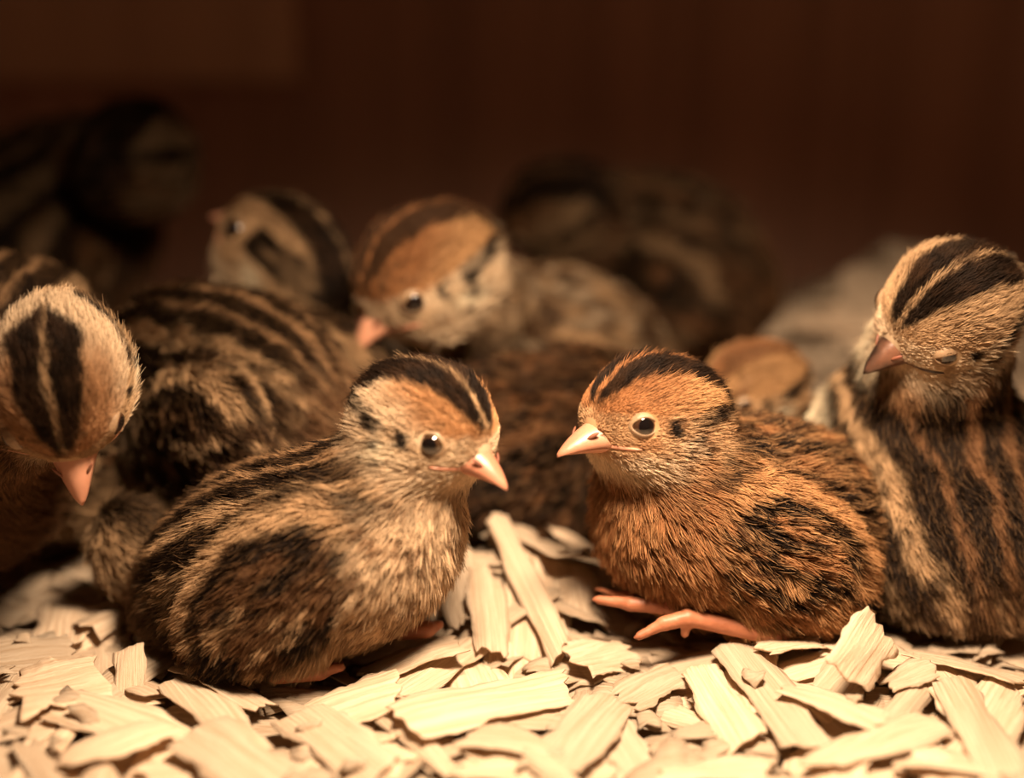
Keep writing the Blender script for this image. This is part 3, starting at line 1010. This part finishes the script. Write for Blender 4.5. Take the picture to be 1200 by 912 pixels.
# --- loose filling underneath: uncountable small shavings in one mesh
def filling(n, seed, lo, hi, zoff, bed):
    r = np.random.default_rng(seed)
    protos = [flake_mesh(900 + k, 5, 4, 0.22, 0.25, 0.3, 0.5, 0.2, 0.05) for k in range(8)]
    VV, FF, off = [], [], 0
    for q in range(n):
        if q < n * 0.75:
            y = 21 + (42 if bed else 20) * r.random() ** 1.35; x = (r.random() - 0.5) * 2 * (0.34 * y + 2.0)
        else:
            x = 4 + 13 * r.random(); y = 42 + 20 * r.random()
        y = min(y, BOX_Y1 - 1.6)
        L = lo + (hi - lo) * r.random(); W = L * (0.3 + 0.4 * r.random())
        ang = r.random() * 6.28
        z0, R = settle(x, y, ang, L, W, ((r.random() - .5) * 0.5, (r.random() - .5) * 0.6), 0.65, False)
        z0 = z0 + zoff + 0.25 * r.random()
        V, F = protos[q % 8]
        Rn = np.array(R)
        Vw = (V * np.array([L, W, 0.8])) @ Rn.T + np.array([x, y, z0])
        VV.append(Vw); FF.append(np.array(F) + off); off += len(V)
    V = np.concatenate(VV); F = np.concatenate(FF)
    if bed:   # solid bed below them, following the heaps
        n0 = len(V)
        xs = np.linspace(BOX_X0 + 0.1, BOX_X1 - 0.1, 70); ys = np.linspace(BOX_Y0 + 0.1, BOX_Y1 - 0.3, 70)
        X, Y = np.meshgrid(xs, ys, indexing='ij')
        Z = -0.95 + mound(X, Y) * 0.95 + 0.25 * (vnoise(np.stack([X.ravel(), Y.ravel(), 0 * X.ravel()], 1) * 1.3, 4).reshape(X.shape) - 0.5)
        G = np.stack([X, Y, Z], -1).reshape(-1, 3)
        q = np.arange(70 * 70).reshape(70, 70)
        Q = np.stack([q[:-1, :-1], q[1:, :-1], q[1:, 1:], q[:-1, 1:]], -1).reshape(-1, 4) + n0
        V = np.concatenate([V, G]); F = np.concatenate([F, Q])
    return V, F


FILL_V, FILL_F = filling(2800, 5, 0.8, 2.4, -0.16, True)

GROUP = 'pale wood shavings of the bedding'


def put_shaving(me, x, y, ang, L, W, label, tilt=(0, 0), press=0.35, lift=0.0, zs=1.0):
    z0, R = settle(x, y, ang, L, W, tilt, press)
    o = bpy.data.objects.new('wood_shaving', me)
    col.objects.link(o)
    M = R.to_4x4() @ Matrix.Diagonal((L, W, zs, 1))
    M.translation = Vector((x, y, z0 + lift)) * U
    o.matrix_world = M
    tag(o, label, 'wood shaving', GROUP)
    return o


def flake_data(seed, **kw):
    V, F = flake_mesh(seed, **kw)
    me = bpy.data.meshes.new('wood_shaving')
    me.from_pydata((V * U).tolist(), [], F)
    me.polygons.foreach_set('use_smooth', [True] * len(me.polygons))
    me.materials.append(M_SHAV)
    return me


protos = [flake_data(100 + k, jag=0.06 + 0.10 * random.random(), curl=random.choice([0.1, 0.2, 0.35]), twist=random.uniform(-0.3, 0.3),
                     taper=random.uniform(0.1, 0.7), bow=random.uniform(-0.1, 0.3)) for k in range(18)]

def hidden(x, y):
    for c, f, dm in FOOTPRINTS:
        f = f / np.linalg.norm(f)
        q = np.array([x, y]) - c
        if (q @ f / dm[0]) ** 2 + ((q[1] * f[0] - q[0] * f[1]) / dm[1]) ** 2 < 0.9:
            return True
    return False


def zone_label(x, y, L, W, heap):
    size = ('long' if L > 3.2 else 'short') + (' broad' if W > 1.05 else ' narrow')
    size = ('blurred ' if y < 28.3 else '') + size
    px = 600 + x / y * 2088 * 0.93
    if heap:
        return size + ' shaving blurred in the heap at the back right'
    if y > 33.5:
        return size + ' loose shaving lying back among the huddled chicks'
    if px < 130:
        return size + ' loose shaving in the left corner below the bowing chick'
    if px < 430:
        return size + ' loose shaving in front of the pale-faced chick'
    if px < 700:
        return size + ' loose shaving before the gap between the two front chicks'
    if px < 980:
        return size + ' loose shaving in front of the rusty chick'
    return size + ' loose shaving at the right in front of the striped chick'


# shavings scattered at random: first those that lie lower
r = np.random.default_rng(12)
count = 0
while count < 215:
    if count < 170:
        y = 24.0 + 14.5 * r.random() ** 1.2; x = (r.random() - 0.5) * 2 * (0.31 * y + 1.0)
    else:
        x = 5.5 + 10 * r.random(); y = 44 + 15 * r.random()
    L = 1.8 + 2.8 * r.random(); W = 0.55 + 1.0 * r.random()
    if hidden(x, y):
        continue
    put_shaving(protos[int(r.integers(len(protos)))], x, y, r.random() * 6.28, L, W,
                zone_label(x, y, L, W, count >= 170),
                ((r.random() - .5) * 0.25, (r.random() - .5) * 0.4), 0.4)
    count += 1

# the large shavings one can pick out in front: axis from pixel to pixel, width in cm
BIG = [
    (-50, 765, 98, 752, 1.5, 'pale wood shaving cut off by the left edge of the picture', {}),
    (0, 812, 132, 790, 3.0, 'broad rough wood shaving in the front left corner', dict(jag=0.12)),
    (210, 772, 300, 885, 1.2, 'wood shaving running towards the camera left of the pale-faced chick', {}),
    (202, 762, 318, 812, 0.9, 'narrow wood shaving pointing at the tail of the pale-faced chick', dict(taper=0.6)),
    (215, 850, 330, 930, 1.6, 'broad blurred wood shaving at the bottom left', {}),
    (60, 905, 200, 850, 1.4, 'blurred wood shaving near the bottom left corner', {}),
    (565, 598, 690, 712, 1.7, 'long wide wood shaving slanting down between the two front chicks', dict(jag=0.04, taper=0.1)),
    (545, 592, 592, 640, 1.5, 'pale wood shaving under the beak of the pale-faced chick', {}),
    (640, 640, 706, 672, 1.5, 'rounded wood shaving before the breast of the rusty chick', dict(taper=0.8)),
    (575, 660, 668, 770, 0.6, 'thin wood strip slanting beside the long wide shaving', dict(jag=0.03)),
    (530, 672, 545, 735, 0.8, 'small wood shaving at the breast of the pale-faced chick', {}),
    (566, 692, 578, 768, 0.8, 'short upright wood shaving with a frayed lower end in the middle', dict(jag=0.14, taper=0.1)),
    (412, 775, 556, 752, 1.5, 'flat wood shaving in front of the pale-faced chick', dict(jag=0.12)),
    (345, 815, 480, 805, 1.5, 'curled wood shaving with a shaded hollow before the pale-faced chick', dict(curl=0.5)),
    (345, 808, 455, 908, 1.2, 'long bright wood shaving pointing to the bottom of the picture', dict(taper=0.2, jag=0.04)),
    (455, 852, 684, 782, 1.7, 'largest bright wood shaving in the middle of the foreground', dict(jag=0.05, taper=0.6)),
    (660, 772, 745, 742, 1.2, 'bright frayed wood shaving beside the toes of the rusty chick', dict(jag=0.16)),
    (720, 800, 800, 765, 1.1, 'small frayed bright shaving below the toes of the rusty chick', dict(jag=0.16)),
    (815, 765, 880, 862, 0.9, 'bright wood strip below the rusty chick, left of a longer strip', dict(jag=0.04)),
    (850, 745, 962, 880, 0.95, 'long wood strip running to the camera below the rusty chick', dict(jag=0.04, taper=0.1)),
    (640, 905, 720, 800, 1.2, 'bright blurred shaving at the bottom middle', {}),
    (765, 880, 915, 890, 1.3, 'white blurred wood shaving at the bottom, right of the middle', {}),
    (950, 905, 1100, 848, 1.0, 'bright straight wood strip at the bottom right', dict(jag=0.03, taper=0.1)),
    (905, 800, 1050, 858, 1.2, 'bright shaving lying across behind the straight strip', {}),
    (1112, 785, 1180, 925, 1.0, 'long wood strip at the bottom right running out of the picture', dict(jag=0.03, taper=0.1)),
    (1058, 762, 1215, 792, 1.5, 'pale wood shaving beneath the striped chick at the right edge', dict(jag=0.1)),
    (880, 765, 975, 752, 0.9, 'wood shaving tucked below the tail of the rusty chick', dict(jag=0.12)),
    (1030, 800, 1100, 790, 0.9, 'frayed shaving in the shadow right of the leaning flake', dict(jag=0.2)),
]
for k, (x0, y0, x1, y1, w, lab, kw) in enumerate(BIG):
    a = on_ground(x0, y0, -0.1); b = on_ground(x1, y1, -0.1)
    d = b - a
    L = float(np.hypot(d[0], d[1]))
    kk = dict(nu=22, nv=9, jag=0.08, curl=0.18, twist=0.12, taper=0.3, bow=0.12, thick=0.05); kk.update(kw)
    c = (a + b) / 2
    put_shaving(flake_data(500 + k, **kk), c[0], c[1], math.atan2(d[1], d[0]), L, w, lab, press=0.12)
# two that stand up out of the bedding
a = at(151, 838, 30.6); b = at(153, 752, 32.2)
def leaning(a, b, w, lab, seed, lean_up, **kw):
    a = np.array(a); b = np.array(b); d = b - a; L = float(np.linalg.norm(d))
    fx = Vector(norm(d)); side = Vector(lean_up).normalized()
    fz = fx.cross(side).normalized(); fy = fz.cross(fx)
    if fz.y > 0: fz = -fz; fy = -fy
    o = bpy.data.objects.new('wood_shaving', flake_data(seed, **kw)); col.objects.link(o)
    M = Matrix((fx, fy, fz)).transposed().to_4x4() @ Matrix.Diagonal((L, w, 1, 1))
    M.translation = Vector((a + b) / 2) * U
    o.matrix_world = M
    tag(o, lab, 'wood shaving', GROUP)
leaning(a, b, 0.58, 'small straight ribbed chip standing up at the front left', 701, (1, 0, 0), nu=16, nv=9, jag=0.05, curl=0.05, twist=0, taper=0.05, bow=0.1, thick=0.09)
leaning(at(985, 800, 30.4), at(1035, 728, 31.6), 1.2, 'rough flake leaning up between the rusty chick and the right-hand one', 702, (1, 0.3, -0.5), nu=18, nv=9, jag=0.1, curl=0.15, twist=0.1, taper=0.15, bow=0.1, thick=0.06)

CR_V, CR_F = filling(90, 6, 0.4, 1.1, -0.12, False)
o = mesh_obj('shavings_filling', np.concatenate([FILL_V, CR_V]), np.concatenate([FILL_F, CR_F + len(FILL_V)]), M_SHAV)
tag(o, 'fine broken wood shavings filling the gaps under the larger ones', 'wood shavings', None, 'stuff')
